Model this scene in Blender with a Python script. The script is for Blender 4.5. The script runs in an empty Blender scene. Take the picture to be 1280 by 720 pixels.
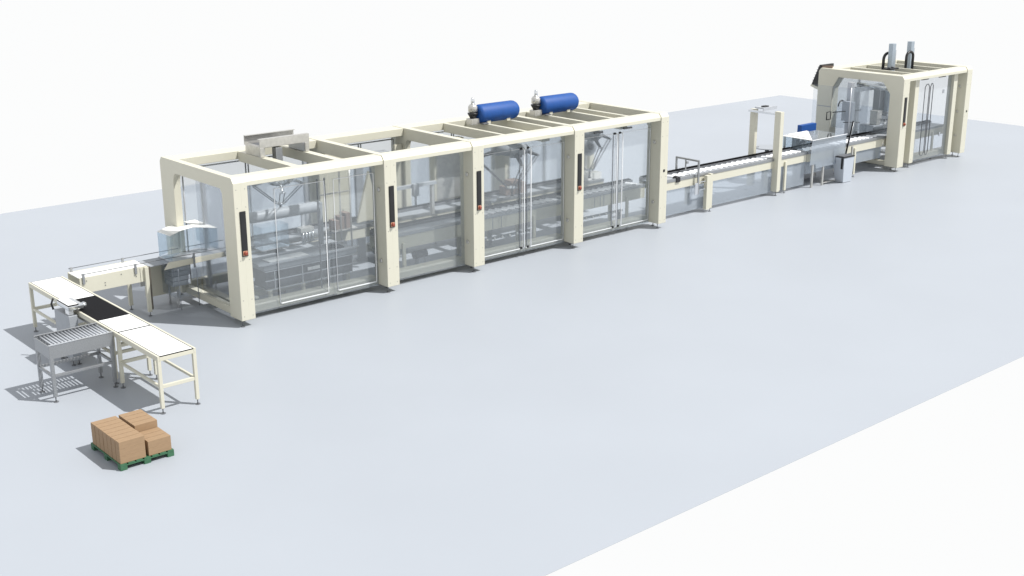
import bpy, bmesh, math, random
from mathutils import Vector, Matrix
random.seed(7)
scn = bpy.context.scene
col = scn.collection

# ------------------------------------------------------------------ materials
M = {}
def mat(name, c, rough=.5, metal=0., noise=.03, nscale=8., bump=0., spec=.5, stretch=None):
    m = bpy.data.materials.new(name); m.use_nodes = True
    nt = m.node_tree; b = nt.nodes['Principled BSDF']
    b.inputs['Metallic'].default_value = metal
    b.inputs['Specular IOR Level'].default_value = spec
    tc = nt.nodes.new('ShaderNodeTexCoord'); mp = nt.nodes.new('ShaderNodeMapping')
    if stretch: mp.inputs['Scale'].default_value = stretch
    nt.links.new(tc.outputs['Object'], mp.inputs['Vector'])
    n = nt.nodes.new('ShaderNodeTexNoise'); n.inputs['Scale'].default_value = nscale; n.inputs['Detail'].default_value = 4
    nt.links.new(mp.outputs['Vector'], n.inputs['Vector'])
    r = nt.nodes.new('ShaderNodeValToRGB')
    r.color_ramp.elements[0].position = .3; r.color_ramp.elements[1].position = .7
    r.color_ramp.elements[0].color = (*[max(0, v * (1 - noise)) for v in c], 1)
    r.color_ramp.elements[1].color = (*[min(1, v * (1 + noise)) for v in c], 1)
    nt.links.new(n.outputs['Fac'], r.inputs['Fac']); nt.links.new(r.outputs['Color'], b.inputs['Base Color'])
    mr = nt.nodes.new('ShaderNodeMapRange'); mr.inputs['To Min'].default_value = max(.02, rough - .05); mr.inputs['To Max'].default_value = min(1, rough + .05)
    nt.links.new(n.outputs['Fac'], mr.inputs['Value']); nt.links.new(mr.outputs['Result'], b.inputs['Roughness'])
    if bump:
        bu = nt.nodes.new('ShaderNodeBump'); bu.inputs['Strength'].default_value = bump; bu.inputs['Distance'].default_value = .002
        nt.links.new(n.outputs['Fac'], bu.inputs['Height']); nt.links.new(bu.outputs['Normal'], b.inputs['Normal'])
    M[name] = m; return m
def glassmat(name, trans, fac, c, rough, solid=.5):
    m = bpy.data.materials.new(name); m.use_nodes = True
    nt = m.node_tree; b = nt.nodes['Principled BSDF']; out = nt.nodes['Material Output']
    b.inputs['Base Color'].default_value = (*c, 1); b.inputs['Roughness'].default_value = rough
    tt = nt.nodes.new('ShaderNodeBsdfTransparent'); tt.inputs['Color'].default_value = (*trans, 1)
    gl = nt.nodes.new('ShaderNodeBsdfRefraction'); gl.inputs['Color'].default_value = (*trans, 1); gl.inputs['IOR'].default_value = 1.01; gl.inputs['Roughness'].default_value = 0
    t = nt.nodes.new('ShaderNodeMixShader'); t.inputs['Fac'].default_value = solid
    nt.links.new(tt.outputs[0], t.inputs[1]); nt.links.new(gl.outputs[0], t.inputs[2])
    mx = nt.nodes.new('ShaderNodeMixShader')
    lw = nt.nodes.new('ShaderNodeLayerWeight'); lw.inputs['Blend'].default_value = .25
    mr = nt.nodes.new('ShaderNodeMapRange'); mr.inputs['To Min'].default_value = fac; mr.inputs['To Max'].default_value = min(1, fac + .18)
    nt.links.new(lw.outputs['Fresnel'], mr.inputs['Value']); nt.links.new(mr.outputs['Result'], mx.inputs['Fac'])
    nt.links.new(t.outputs[0], mx.inputs[1]); nt.links.new(b.outputs[0], mx.inputs[2]); nt.links.new(mx.outputs[0], out.inputs['Surface'])
    M[name] = m; return m
mat('cream', (.60, .58, .478), .42, noise=.012, nscale=3)
mat('floor', (.362, .386, .420), .45, noise=.02, nscale=.35, spec=.2)
mat('white', (.82, .82, .80), .4, noise=.01)
mat('pack', (.85, .86, .88), .35, noise=.03, nscale=30)
mat('belt', (.012, .012, .0135), .8, noise=.2, nscale=60, spec=.08)
mat('black', (.015, .015, .016), .4, noise=.2)
mat('darkgrey', (.13, .135, .145), .5, noise=.15, nscale=20)
mat('matte', (.50, .51, .52), .75, noise=.05)
mat('grey', (.33, .35, .375), .5, noise=.06)
mat('steel', (.34, .35, .36), .38, metal=.65, noise=.16, nscale=90, bump=.3)
mat('sheet', (.52, .54, .57), .35, metal=.45, noise=.05, nscale=5)
mat('bracket', (.56, .55, .52), .3, metal=.55, noise=.1, nscale=14)
mat('chrome', (.72, .74, .76), .16, metal=.9, noise=.03)
mat('bright', (.88, .89, .90), .25, metal=.35, noise=.02)
mat('alu', (.38, .44, .50), .33, metal=.5, noise=.05)
mat('blue', (.004, .064, .27), .6, noise=.08, nscale=12)
mat('salmon', (.50, .26, .17), .4)
mat('red', (.26, .05, .025), .35, noise=.05)
mat('green', (.04, .13, .065), .55, noise=.15, nscale=20)
mat('card', (.31, .205, .118), .75, noise=.06, nscale=12, bump=.2, stretch=(1, 1, 4))
mat('card2', (.34, .2, .12), .75, noise=.06, nscale=12, bump=.2, stretch=(1, 1, 4))
mat('bronze', (.10, .085, .07), .5)
mat('brown', (.21, .15, .12), .6, noise=.1)
mat('panel', (.56, .60, .65), .25, metal=.15, noise=.03, nscale=2)
glassmat('glass', (.93, .946, .957), .145, (.64, .685, .72), .14, .26)
glassmat('inner', (.96, .968, .975), .05, (.6, .65, .7), .1, .5)
glassmat('clear', (.95, .962, .975), .06, (.6, .65, .7), .1, .3)
glassmat('hood', (.94, .972, .995), .07, (.66, .76, .84), .15, .12)
glassmat('frost', (.90, .925, .95), .24, (.62, .67, .72), .2, .3)

# ------------------------------------------------------------------ mesh builder
class MB:
    def __init__(s): s.bm = bmesh.new()
    def _merge(s, b, smooth=False):
        me = bpy.data.meshes.new('tmp'); b.to_mesh(me); b.free()
        n0 = len(s.bm.faces)
        s.bm.from_mesh(me); bpy.data.meshes.remove(me)
        if smooth:
            s.bm.faces.ensure_lookup_table()
            for f in s.bm.faces[n0:]: f.smooth = True
    def box(s, x0, x1, y0, y1, z0, z1, bev=0., mtx=None):
        b = bmesh.new(); bmesh.ops.create_cube(b, size=1)
        cx, cy, cz = (x0 + x1) / 2, (y0 + y1) / 2, (z0 + z1) / 2
        for v in b.verts: v.co = Vector((cx + v.co.x * (x1 - x0), cy + v.co.y * (y1 - y0), cz + v.co.z * (z1 - z0)))
        if bev: bmesh.ops.bevel(b, geom=b.edges[:], offset=bev, segments=2, profile=.5, affect='EDGES')
        if mtx: bmesh.ops.transform(b, matrix=mtx, verts=b.verts)
        s._merge(b); return s
    def prism(s, pts, axis, a, c, bev=0.):
        b = bmesh.new()
        def P(p, t):
            return {'x': (t, p[0], p[1]), 'y': (p[0], t, p[1]), 'z': (p[0], p[1], t)}[axis]
        v0 = [b.verts.new(P(p, a)) for p in pts]; v1 = [b.verts.new(P(p, c)) for p in pts]
        b.faces.new(v0); b.faces.new(v1[::-1])
        n = len(pts)
        for i in range(n): b.faces.new((v0[i], v1[i], v1[(i + 1) % n], v0[(i + 1) % n]))
        bmesh.ops.recalc_face_normals(b, faces=b.faces[:])
        if bev:
            bmesh.ops.bevel(b, geom=b.edges[:], offset=bev, segments=2, profile=.5, affect='EDGES')
        s._merge(b); return s
    def tube(s, pts, r, n=10, r2=None):
        pts = [Vector(p) for p in pts]; b = bmesh.new(); rings = []
        up = None
        for i, p in enumerate(pts):
            if i == 0: d = pts[1] - p
            elif i == len(pts) - 1: d = p - pts[i - 1]
            else: d = (pts[i + 1] - p).normalized() + (p - pts[i - 1]).normalized()
            d.normalize()
            if up is None: up = d.orthogonal().normalized()
            u = (up - d * up.dot(d)); u = u.normalized() if u.length > 1e-5 else d.orthogonal().normalized()
            up = u; w = d.cross(u)
            rr = r if r2 is None else r + (r2 - r) * i / (len(pts) - 1)
            rings.append([b.verts.new(p + (u * math.cos(2 * math.pi * k / n) + w * math.sin(2 * math.pi * k / n)) * rr) for k in range(n)])
        for a, c in zip(rings, rings[1:]):
            for k in range(n): b.faces.new((a[k], a[(k + 1) % n], c[(k + 1) % n], c[k])).smooth = True
        b.faces.new(rings[0][::-1]); b.faces.new(rings[-1])
        bmesh.ops.recalc_face_normals(b, faces=b.faces[:])
        s._merge(b); return s
    def lathe(s, prof, o, axis='z', n=28):
        b = bmesh.new(); o = Vector(o); rings = []
        for r, h in prof:
            ring = []
            for k in range(n):
                a = 2 * math.pi * k / n; c, d = r * math.cos(a), r * math.sin(a)
                v = {'z': (c, d, h), 'x': (h, c, d), 'y': (c, h, d)}[axis]
                ring.append(b.verts.new(o + Vector(v)))
            rings.append(ring)
        for a, c in zip(rings, rings[1:]):
            for k in range(n): b.faces.new((a[k], a[(k + 1) % n], c[(k + 1) % n], c[k])).smooth = True
        b.faces.new(rings[0][::-1]); b.faces.new(rings[-1])
        bmesh.ops.recalc_face_normals(b, faces=b.faces[:])
        s._merge(b); return s
    def cyl(s, o, r, h, axis='z', n=24): return s.lathe([(r, 0), (r, h)], o, axis, n)
    def build(s, name, m, parent=None):
        me = bpy.data.meshes.new(name)
        off = Vector((0, 0, 0)); p = parent
        while p is not None: off += p.location; p = p.parent
        for v in s.bm.verts: v.co -= off
        s.bm.to_mesh(me); s.bm.free()
        me.materials.append(M[m])
        o = bpy.data.objects.new(name, me); col.objects.link(o)
        if parent: o.parent = parent
        return o
def tag(o, label=None, cat=None, group=None, kind=None):
    if label: o['label'] = label
    if cat: o['category'] = cat
    if group: o['group'] = group
    if kind: o['kind'] = kind
    return o
def thing(name, loc, label, cat, group=None):
    o = bpy.data.objects.new(name, None); col.objects.link(o); o.location = loc; o.empty_display_size = .1
    return tag(o, label, cat, group)
def solo(mb, name, m, loc, label, cat, group=None):
    """a thing that is one mesh, its origin at its base"""
    o = mb.build(name, m)
    for v in o.data.vertices: v.co -= Vector(loc)
    o.location = loc
    return tag(o, label, cat, group)
def copy_tree(o, parent=None):
    c = o.copy(); col.objects.link(c); c.parent = parent
    for ch in [q for q in o.children]: copy_tree(ch, c)
    return c
def foot(parent, x, y, h=.105, r=.02):
    return MB().cyl((x, y, 0), r * 1.6, .008).cyl((x, y, .004), r * .35, h).build('levelling_foot', 'darkgrey', parent)
def arc(cx, cz, r, a0, a1, n=8):
    return [(cx + r * math.cos(math.radians(a0 + (a1 - a0) * i / n)), cz + r * math.sin(math.radians(a0 + (a1 - a0) * i / n))) for i in range(n + 1)]

# ------------------------------------------------------------------ floor
tag(MB().box(-9, 26.12, -8.293, 9.96, -.004, 0).build('floor', 'floor'), kind='structure')

# ------------------------------------------------------------------ enclosures
ZB, T, CH, D = .105, 2.272, .075, 2.354
def portal(parent, x0, x1, d=D, y0=0., zo=2.066, fr=.355, rr=1.93, front_ch=.05, fz=.07, rear_ch=.10, rz=.20, curved=True, name='portal_frame', thin=None):
    out = [(y0, ZB), (y0, T - CH), (y0 + CH * .75, T), (y0 + d - CH * .75, T), (y0 + d, T - CH), (y0 + d, ZB)]
    inn = [(y0 + rr, ZB)]
    if curved:
        for i in range(7):
            a = math.radians(90 * i / 6); inn.append((y0 + rr - rear_ch * (1 - math.cos(a)), zo - rz + rz * math.sin(a)))
    else: inn += [(y0 + rr, zo - rz), (y0 + rr - rear_ch, zo)]
    inn += [(y0 + fr + front_ch, zo), (y0 + fr, zo - fz), (y0 + fr, ZB)]
    th = thin or (x1 - x0)
    mb = MB().prism(out + inn, 'x', x0, x0 + th, bev=.006)
    if thin:   # the front post is a deeper box folded behind the frame plate
        mb.prism([(y0, ZB), (y0, T - CH), (y0 + CH * .75, T - .003), (y0 + .275, T - .003), (y0 + .275, zo + .02), (y0 + fr, zo - fz), (y0 + fr, ZB)], 'x', x0 + th - .004, x1, bev=.006)
    p = mb.build(name, 'cream', parent)
    for z in (.17, .42, 1.035, 1.83, 2.10):
        for x in (x0 + .045, x1 - .045):
            MB().cyl((x, y0 - .002, z), .006, .004, 'y', 8).build('screw', 'darkgrey', p)
    foot(p, x0 + .04, y0 + .06); foot(p, x1 - .04, y0 + .30); foot(p, (x0 + x1) / 2, y0 + d - .15)
    return p
def knobs(parent, x, y=.16):
    for z in (.53, 1.71):
        MB().lathe([(.034, 0), (.034, -.018), (.026, -.026)], (x + .001, y, z), 'x', 18).build('hinge_knob', 'bracket', parent)
def strip(parent, x, y0=0.):
    s = MB().box(x + .075, x + .172, y0 - .012, y0 + .004, 1.092, 1.772, .003).build('control_strip', 'black', parent)
    MB().box(x + .086, x + .161, y0 - .0145, y0 - .0115, 1.20, 1.755).build('display', 'black', s)
    b = MB().box(x + .086, x + .161, y0 - .018, y0 - .0115, 1.105, 1.178, .003).build('button_plate', 'salmon', s)
    MB().lathe([(.030, 0), (.030, -.02), (.018, -.034)], (x + .1235, y0 - .018, 1.141), 'y', 18).build('stop_button', 'red', b)
def beams(parent, xa, xb, xs, d=D, y0=0., w=.075, x_thin=False):
    g = .004
    pf = [(.018, 2.134), (.018, T - .075), (.07, T - .006), (.275, T - .006), (.275, 2.134)]
    MB().prism([(y0 + a, b) for a, b in pf], 'x', xa + g, xb - g, .005).build('top_beam', 'cream', parent)
    xr = xa - .11 if x_thin else xa
    pr = [(d - .018, 2.134), (d - .018, T - .075), (d - .07, T - .006), (d - .40, T - .006), (d - .40, 2.134)]
    MB().prism([(y0 + a, b) for a, b in pr], 'x', xr + g, xb - g, .005).build('top_beam', 'cream', parent)
    for x in xs:
        MB().box(x, x + w, y0 + .277, y0 + d - .402, 2.10, T - .012, .005).build('roof_bar', 'cream', parent)
def lower(parent, xa, xb, d=D, y0=0.):
    MB().prism([(y0 + .29, .10), (y0 + .29, .20), (y0 + .31, .225), (y0 + .47, .225), (y0 + .47, .10)], 'x', xa + .003, xb - .003, .004).build('base_rail', 'cream', parent)
    MB().box(xa + .003, xb - .003, y0 + d - .30, y0 + d - .18, .10, .24, .004).build('base_rail', 'cream', parent)
def rear(parent, xa, xb, d=D, y0=0., gm='glass'):
    p = MB().box(xa + .01, xb - .01, y0 + d - .14, y0 + d - .132, .085, 2.10).build('rear_pane', gm, parent)
    f = MB(); ym = y0 + d - .155
    for x in (xa + .06, (xa + xb) / 2 - .025, (xa + xb) / 2 + .025, xb - .06): f.tube([(x, ym, .2), (x, ym, 2.05)], .012, 8)
    f.tube([(xa + .06, ym, 2.05), (xb - .06, ym, 2.05)], .012, 8).tube([(xa + .06, ym, .2), (xb - .06, ym, .2)], .012, 8)
    f.build('rear_frame', 'sheet', parent)
def handle(parent, xa, xb, yo, z0=.17, z1=1.975, m='bright', r=.0105):
    """tall U tube standing off the door: bright outer leg, inner leg close to the pane"""
    s_ = 1 if xb > xa else -1
    pts = [(xb, yo + .05, z0), (xb - s_ * .004, yo + .02, z0), (xb, yo, z0 + .03), (xb, yo, z1 - .03), (xb - s_ * .004, yo + .02, z1), (xb, yo + .05, z1)]
    h = MB().tube(pts, r, 8).build('door_handle', m, parent)
    for z in (z0, z1): MB().box(min(xa, xb), max(xa, xb), yo + .052, yo + .066, z - .02, z + .02, .003).build('handle_mount', 'black', h)
    MB().box(xa - .007, xa + .007, yo + .054, yo + .068, z0 + .03, z1 - .03).build('edge_gasket', 'grey', parent)
    return h
def door(parent, xa, xb, hx, y=.255, trim=None, hm='bright', z0=.088, z1=2.11, gm='glass'):
    d = MB().box(xa, xb, y, y + .008, z0, z1, .001).build('glass_door', gm, parent)
    fr = MB()
    zi0, zi1, r = .165, 1.97, (.009 if trim else .005)
    lo, hi = trim or (xa + .03, xb - .03)
    fr.tube([(lo, y - .006, zi0), (lo, y - .006, zi1), (hi, y - .006, zi1), (hi, y - .006, zi0), (lo, y - .006, zi0)], r, 6)
    fr.build('edge_trim', 'bright', d)
    MB().box(lo + .02, hi - .02, y - .016, y - .004, zi0 - .012, zi0 + .004, .002).build('bottom_trim', 'bright', d)
    if hx: handle(d, hx[0], hx[1], y - .07, m=hm)
    return d

X = [(0, .232), (2.661, 2.897), (4.472, 4.710), (6.837, 7.074), (9.124, 9.338)]
GRP = 'bays of the long glazed enclosure'
bays = []
labels = ['leftmost enclosure bay, open arched end frame and steel channel on its roof',
          'narrow enclosure bay with one undivided glass front and no roof bars',
          'enclosure bay under the left blue tank, with paired upright chrome door handles',
          'rightmost bay of the long enclosure, under the right blue tank, two end frames']
ROOF = [[1.165, 1.94], [], [5.37, 5.90, 6.50], [7.40, 8.06, 8.47]]
for i in range(4):
    xa, xb = X[i][1], X[i + 1][0]
    t = thing('machine_enclosure', (X[i][0], 0, 0), labels[i], 'machine enclosure', GRP); bays.append(t)
    p = portal(t, *X[i], thin=.12); strip(t, X[i][0])
    if i > 0: knobs(t, X[i][0])
    beams(t, xa, xb, ROOF[i], w=.13 if i == 0 else .075, x_thin=True); lower(t, xa, xb); rear(t, xa, xb)
t = bays[0]
MB().box(.06, .17, .36, 1.925, .105, .215, .004).build('base_rail', 'cream', t)
MB().box(.238, .55, .006, .02, .088, 2.12, .001).build('glass_panel', 'clear', t) if False else None
MB().box(.236, .782, .255, .263, .088, 2.11, .001).build('glass_panel', 'glass', t)
door(t, .79, 1.772, None, trim=(.81, 1.69)); door(t, 1.78, 2.655, None, trim=(1.862, 2.615))
for x in (1.60, 1.735): MB().box(x, x + .02, .31, .33, .24, 2.0, .002).build('door_mullion', 'darkgrey', t)
MB().box(.11, .118, .37, 1.40, .22, 2.05, .001).build('end_pane', 'inner', t)
t = bays[1]
MB().box(2.80, 3.28, 1.96, 2.0, .70, 2.12, .004).build('rear_panel', 'cream', t)
MB().box(2.90, 4.468, .255, .263, .088, 2.11, .001).build('glass_panel', 'glass', t)

t = bays[2]
door(t, 4.715, 5.82, (5.735, 5.785)); door(t, 5.828, 6.83, (5.90, 5.945))
t = bays[3]
door(t, 7.08, 8.17, (8.07, 8.125)); door(t, 8.178, 9.118, (8.215, 8.265))
portal(t, *X[4], thin=.12); knobs(t, X[4][0])
MB().box(9.215, 9.262, -.008, .004, 1.13, 1.178, .003).build('key_switch', 'black', t)
for xx in (7.55, 8.33):
    MB().box(xx, xx + .22, .215, .25, 2.03, 2.06, .003).build('door_lock', 'darkgrey', t)

# glass louvre-like rubber skirt lies below the panes: nothing to add; roof equipment next
def channel():
    t = thing('roof_channel', (1.22, 1.2, 2.26), 'brushed steel box channel standing across two roof bars of the leftmost bay', 'duct')
    MB().box(1.15, 2.05, 1.195, 1.207, 2.415, 2.55).box(1.15, 2.05, 1.208, 1.27, 2.543, 2.551).build('side_plate', 'bracket', t)
    MB().box(1.17, 2.08, 1.72, 1.735, 2.40, 2.55).box(1.17, 2.08, 1.67, 1.719, 2.543, 2.551).build('side_plate', 'bracket', t)
    MB().box(1.17, 1.25, 1.22, 1.70, 2.264, 2.42, .004).build('support', 'bracket', t)
    MB().box(1.96, 2.04, 1.22, 1.70, 2.264, 2.40, .004).build('support', 'sheet', t)
    MB().box(1.26, 1.95, 1.24, 1.70, 2.402, 2.412).build('tray', 'darkgrey', t)
    for xx in (1.15, 1.97): MB().box(xx, xx + .07, 1.19, 1.218, 2.264, 2.412, .003).build('corner_post', 'bracket', t)
channel()
def tank(x0, x1, y, z, label):
    t = thing('pressure_tank', (x0, y, T), label, 'tank', 'blue tanks on the roof')
    r = .172
    prof = [(.02, x0 - .05), (.11, x0 - .045), (.16, x0 - .02), (r, x0 + .03)]
    L = x1 - r * .85
    prof += [(r, x0 + .5), (r, L)] + [(r * math.cos(a), L + r * .85 * math.sin(a)) for a in [math.radians(q) for q in (15, 30, 45, 60, 72, 82, 88)]]
    b = MB().lathe(prof, (0, y, z), 'x', 40).build('tank_body', 'blue', t)
    for xs in (x0 + .12, x1 - .35): MB().box(xs, xs + .08, y - .12, y + .12, 2.258, z - r * .70, .004).build('saddle', 'cream', t)
    v = MB().lathe([(.055, 0), (.055, .03), (.085, .04), (.085, .13), (.06, .16), (.045, .17)], (x0 - .13, y, z + .02), 'z', 20).build('valve_body', 'bracket', t)
    MB().lathe([(.03, 0), (.034, .06), (.034, .10), (.02, .125)], (x0 - .13, y, z + .185), 'z', 14).build('valve_cap', 'chrome', v)
    MB().lathe([(.05, 0), (.075, .05), (.095, .08), (.095, .10)], (x0 - .13, y, z - .065), 'z', 20).build('collar', 'black', t)
    MB().box(x0 - .22, x0 - .04, y - .08, y + .08, 2.262, z - .065, .006).build('pump_base', 'bracket', t)
    MB().box(x0 - .02, x0 + .10, y - .18, y - .06, 2.262, 2.285, .003).build('bracket_foot', 'darkgrey', t)
tank(5.83, 6.77, 1.50, 2.435, 'left blue horizontal tank with a steel valve, on the roof bars')
tank(7.37, 8.30, 1.50, 2.435, 'right blue horizontal tank with a steel valve, on the roof bars')
# roof bars under the valve bases
# ------------------------------------------------------------------ conveyors
def packs(x0, x1, y0, y1, z, pitch, label, grp, w=.62, rz=.35):
    proto = None; x = x0
    while x < x1:
        if proto is None:
            mb = MB(); W, L = pitch * w, (y1 - y0)
            prof = [(-W / 2, 0), (-W / 2 * .9, .014), (-W / 4, .026), (W / 4, .026), (W / 2 * .9, .014), (W / 2, 0)]
            mb.prism(prof, 'y', -L / 2, L / 2, .003)
            proto = mb.build('white_pack', 'pack'); o = proto
        else: o = proto.copy(); col.objects.link(o)
        tag(o, label, 'pack', grp)
        o.location = (x + random.uniform(-.006, .006), (y0 + y1) / 2 + random.uniform(-.01, .01), z); o.rotation_euler.z = rz + random.uniform(-.08, .08)
        x += pitch
def conveyor(name, x0, x1, y0, y1, z, label, zs=.56, legs=(), chain=True, cat='conveyor', beltm='grey', skirt=None, legm='cream'):
    t = thing(name, (x0, y0, 0), label, cat)
    MB().box(x0, x1, y0 + .03, y1 - .03, z - .03, z - .006).build('belt', beltm, t)
    MB().box(x0, x1, y0, y0 + .02, zs, z - .05, .003).build('side_panel', 'cream', t)
    MB().box(x0, x1, y1 - .02, y1, zs, z - .05, .003).build('side_panel', 'cream', t)
    MB().box(x0, x1, y0 - .012, y0 + .03, z - .048, z + .008, .003).build('guide_rail', 'steel', t)
    if chain:
        MB().box(x0, x1, y1 - .10, y1, z - .048, z + .04, .003).build('chain_guard', 'darkgrey', t)
        f = MB(); x = x0 + .03
        while x < x1 - .03: f.box(x, x + .012, y1 - .095, y1 - .005, z + .036, z + .062); x += .045
        f.build('pusher_chain', 'belt', t)
    if skirt: MB().box(x0, x1, y0 + .03, y0 + .036, skirt, zs - .003, .001).build('glass_skirt', 'frost', t)
    for x in legs:
        for yy, s in ((y0, -1), (y1, 1)):
            l = MB().box(x, x + .06, min(yy, yy + s * .04) - .0, max(yy, yy + s * .04), .06, zs + .10, .003).build('leg', legm, t)
            foot(l, x + .03, yy + s * .02, .06, .018)
    return t
# inner product conveyor through the bays
c1 = conveyor('product_conveyor', 3.0, 9.30, .55, .98, .79, 'long cream sided product conveyor inside the glazed bays', .52, (3.35, 4.9, 6.3, 7.5, 8.75))
for x in (5.35, 5.55, 7.9, 8.05, 8.15):
    MB().box(x, x + .012, .544, .551, .53, .735).build('panel_seam', 'grey', c1)
packs(4.95, 7.0, .62, .86, .79, .155, 'white pouch on the conveyor inside the bay under the left blue tank', 'white pouches inside the left tank bay')
packs(7.25, 9.2, .62, .86, .79, .155, 'white pouch on the conveyor inside the bay under the right blue tank', 'white pouches inside the right tank bay')
# rear carton conveyor
conveyor('carton_conveyor', .82, 9.1, 1.50, 1.93, .78, 'rear carton conveyor with chain guard inside the long enclosure', .56, (1.4, 3.9, 6.0, 8.4))
# outfeed conveyor to the far machine
c2 = conveyor('outfeed_conveyor', 9.50, 14.43, .42, .90, .81, 'open outfeed conveyor between the long enclosure and the far machine', .60, (13.62,), skirt=.07)
l = MB().box(10.90, 11.01, .30, .385, .06, .775, .003).build('leg', 'cream', c2); foot(l, 11.06, .34, .06)
MB().box(11.045, 11.12, .33, .41, .07, .79, .003).build('leg', 'cream', c2)
MB().box(11.0, 11.1, .92, .98, .06, .77, .003).build('leg', 'cream', c2)
MB().box(10.70, 10.92, .325, .335, .66, .675).box(10.70, 10.92, .325, .335, .50, .515).build('bracket_arm', 'chrome', c2)
MB().lathe([(.055, 0), (.06, .02), (.06, .09), (.05, .11)], (10.12, .40, .80), 'y', 20).box(10.06, 10.18, .39, .42, .735, .84, .01).build('drive_cover', 'black', c2)
packs(10.2, 14.35, .50, .74, .81, .17, 'white pouch in the row on the open outfeed conveyor', 'white pouches on the outfeed conveyor', w=.68)
# small folding bracket over the conveyor
t = thing('guard_bracket', (10.67, .35, .55), 'small grey square tube bracket arching over the start of the outfeed conveyor', 'bracket')
MB().box(10.655, 10.695, .335, .365, .42, 1.12, .003).build('upright', 'steel', t)
MB().box(10.655, 10.695, .935, .965, .80, 1.12, .003).build('upright', 'steel', t)
MB().box(10.655, 10.695, .367, .933, 1.085, 1.12, .003).build('crossbar', 'steel', t)
MB().box(10.662, 10.688, .69, .71, .86, 1.083, .002).box(10.66, 10.72, .66, .69, 1.0, 1.05, .002).build('sensor_stem', 'steel', t)
MB().box(10.57, 10.655, .33, .345, .42, .66, .002).build('mounting_plate', 'sheet', t)
# tall cream arch
t = thing('sensor_arch', (13.2, .35, 0), 'tall cream two post arch straddling the outfeed conveyor with a steel crossbar', 'gantry')
MB().box(13.24, 13.335, .30, .46, .09, 1.84, .005).build('post', 'cream', t)
MB().box(13.34, 13.40, .33, .43, .10, 1.825, .004).build('post_cover', 'cream', t)
MB().box(13.40, 13.49, 1.10, 1.25, .09, 1.80, .005).build('post', 'cream', t)
MB().box(13.26, 13.31, .462, 1.20, 1.755, 1.795, .004).box(13.31, 13.398, 1.15, 1.20, 1.755, 1.795, .004).build('crossbar', 'chrome', t)
MB().box(13.36, 13.75, .85, 1.10, 1.83, 1.86, .003).box(13.32, 13.8, .83, .85, 1.80, 1.87, .003).build('sensor_plate', 'sheet', t)
MB().box(13.45, 13.60, .9, 1.0, 1.862, 1.885, .004).build('sensor', 'black', t)
for y in (.35, 1.17): foot(t, 13.28, y, .10)
# rotary table and sorting shelf behind the conveyor
t = thing('rotary_table', (14.3, 1.42, 0), 'grey round accumulation table behind the outfeed conveyor, seen through the cream arch', 'table')
MB().lathe([(.30, 0), (.32, .006), (.32, .02), (.30, .026)], (14.3, 1.42, .79), 'z', 40).build('disc', 'grey', t)
MB().cyl((14.3, 1.42, .01), .05, .78).cyl((14.3, 1.42, 0), .2, .02).build('pedestal', 'steel', t)
MB().tube([(13.92, 1.6, .83), (14.1, 1.5, .83)], .008, 6).build('guide_rod', 'steel', t)
t = thing('side_shelf', (13.8, 1.0, 0), 'low grey strip shelf beside the rear of the outfeed conveyor', 'shelf')
MB().box(13.6, 14.4, .98, 1.14, .70, .72, .003).build('shelf_board', 'steel', t)
for x in (13.7, 14.3): MB().box(x, x + .04, 1.04, 1.08, 0, .70).build('leg', 'steel', t)

# ------------------------------------------------------------------ infeed conveyor (left)
t = thing('infeed_conveyor', (-1.8, 1.5, 0), 'cream flat belt infeed conveyor between the white tables and the long enclosure', 'conveyor')
MB().prism([(-1.80, .795), (-.74, .795), (-.74, .77), (-.80, .555), (-1.80, .555)], 'y', 1.50, 1.515, .003).build('side_panel', 'cream', t)
MB().prism([(-1.80, .795), (-.74, .795), (-.74, .77), (-.80, .555), (-1.80, .555)], 'y', 1.935, 1.95, .003).build('side_panel', 'cream', t)
MB().box(-1.79, -.74, 1.518, 1.932, .775, .79, .004).build('belt', 'white', t)
MB().box(-.70, -.20, 1.52, 1.93, .755, .768, .002).build('transfer_plate', 'grey', t)
for x, z in ((-1.70, .74), (-1.42, .66), (-1.42, .62), (-1.16, .74), (-.93, .66), (-.84, .60)):
    MB().cyl((x, 1.494, z), .008, .008, 'y', 10).build('screw', 'darkgrey', t)
for x, y in ((-.80, 1.455), (-.88, 1.955)):
    l = MB().box(x, x + .06, y, y + .045, .07, .785, .003).build('leg', 'cream', t); foot(l, x + .03, y + .022, .08, .018)
MB().box(-.735, -.715, 1.455, 1.50, .10, .785).build('leg_channel', 'bronze', t)
MB().box(-.86, -.83, 1.49, 1.502, .56, .78, .002).build('bracket_plate', 'cream', t)
for y in (1.50, 1.95):
    MB().tube([(-1.78, y, .845), (.80, y, .845)], .006, 6).build('guide_rail', 'darkgrey', t)
    for x in (-1.76, -.95):
        MB().box(x, x + .035, y - .02, y + .005, .70 if y < 1.6 else .79, .86, .002).build('rail_bracket', 'steel', t)
t = thing('feeder_section', (-.5, 1.5, 0), 'short cream conveyor section under the clear hoods, entering the arched end frame', 'conveyor')
MB().prism([(-.39, .775), (.57, .775), (.60, .70), (-.47, .67)], 'y', 1.50, 1.515, .002).build('side_panel', 'cream', t)
MB().box(-.36, .60, 1.52, 1.93, .77, .782, .002).build('belt', 'sheet', t)
MB().box(-.60, -.05, 1.93, 1.98, .15, .745, .003).build('cream_panel', 'cream', t)
MB().box(-.70, -.54, 1.90, 1.94, .36, .52, .004).build('motor_box', 'bracket', t)
MB().box(.02, .05, 1.485, 1.50, .62, .86, .003).cyl((.035, 1.48, .80), .02, .03, 'y').build('rail_bracket', 'steel', t)
for z in (.34, .42, .50, .58): MB().box(-.30, .0, 1.60, 1.90, z, z + .074, .006).build('drive_cover', 'panel', t)
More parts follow.
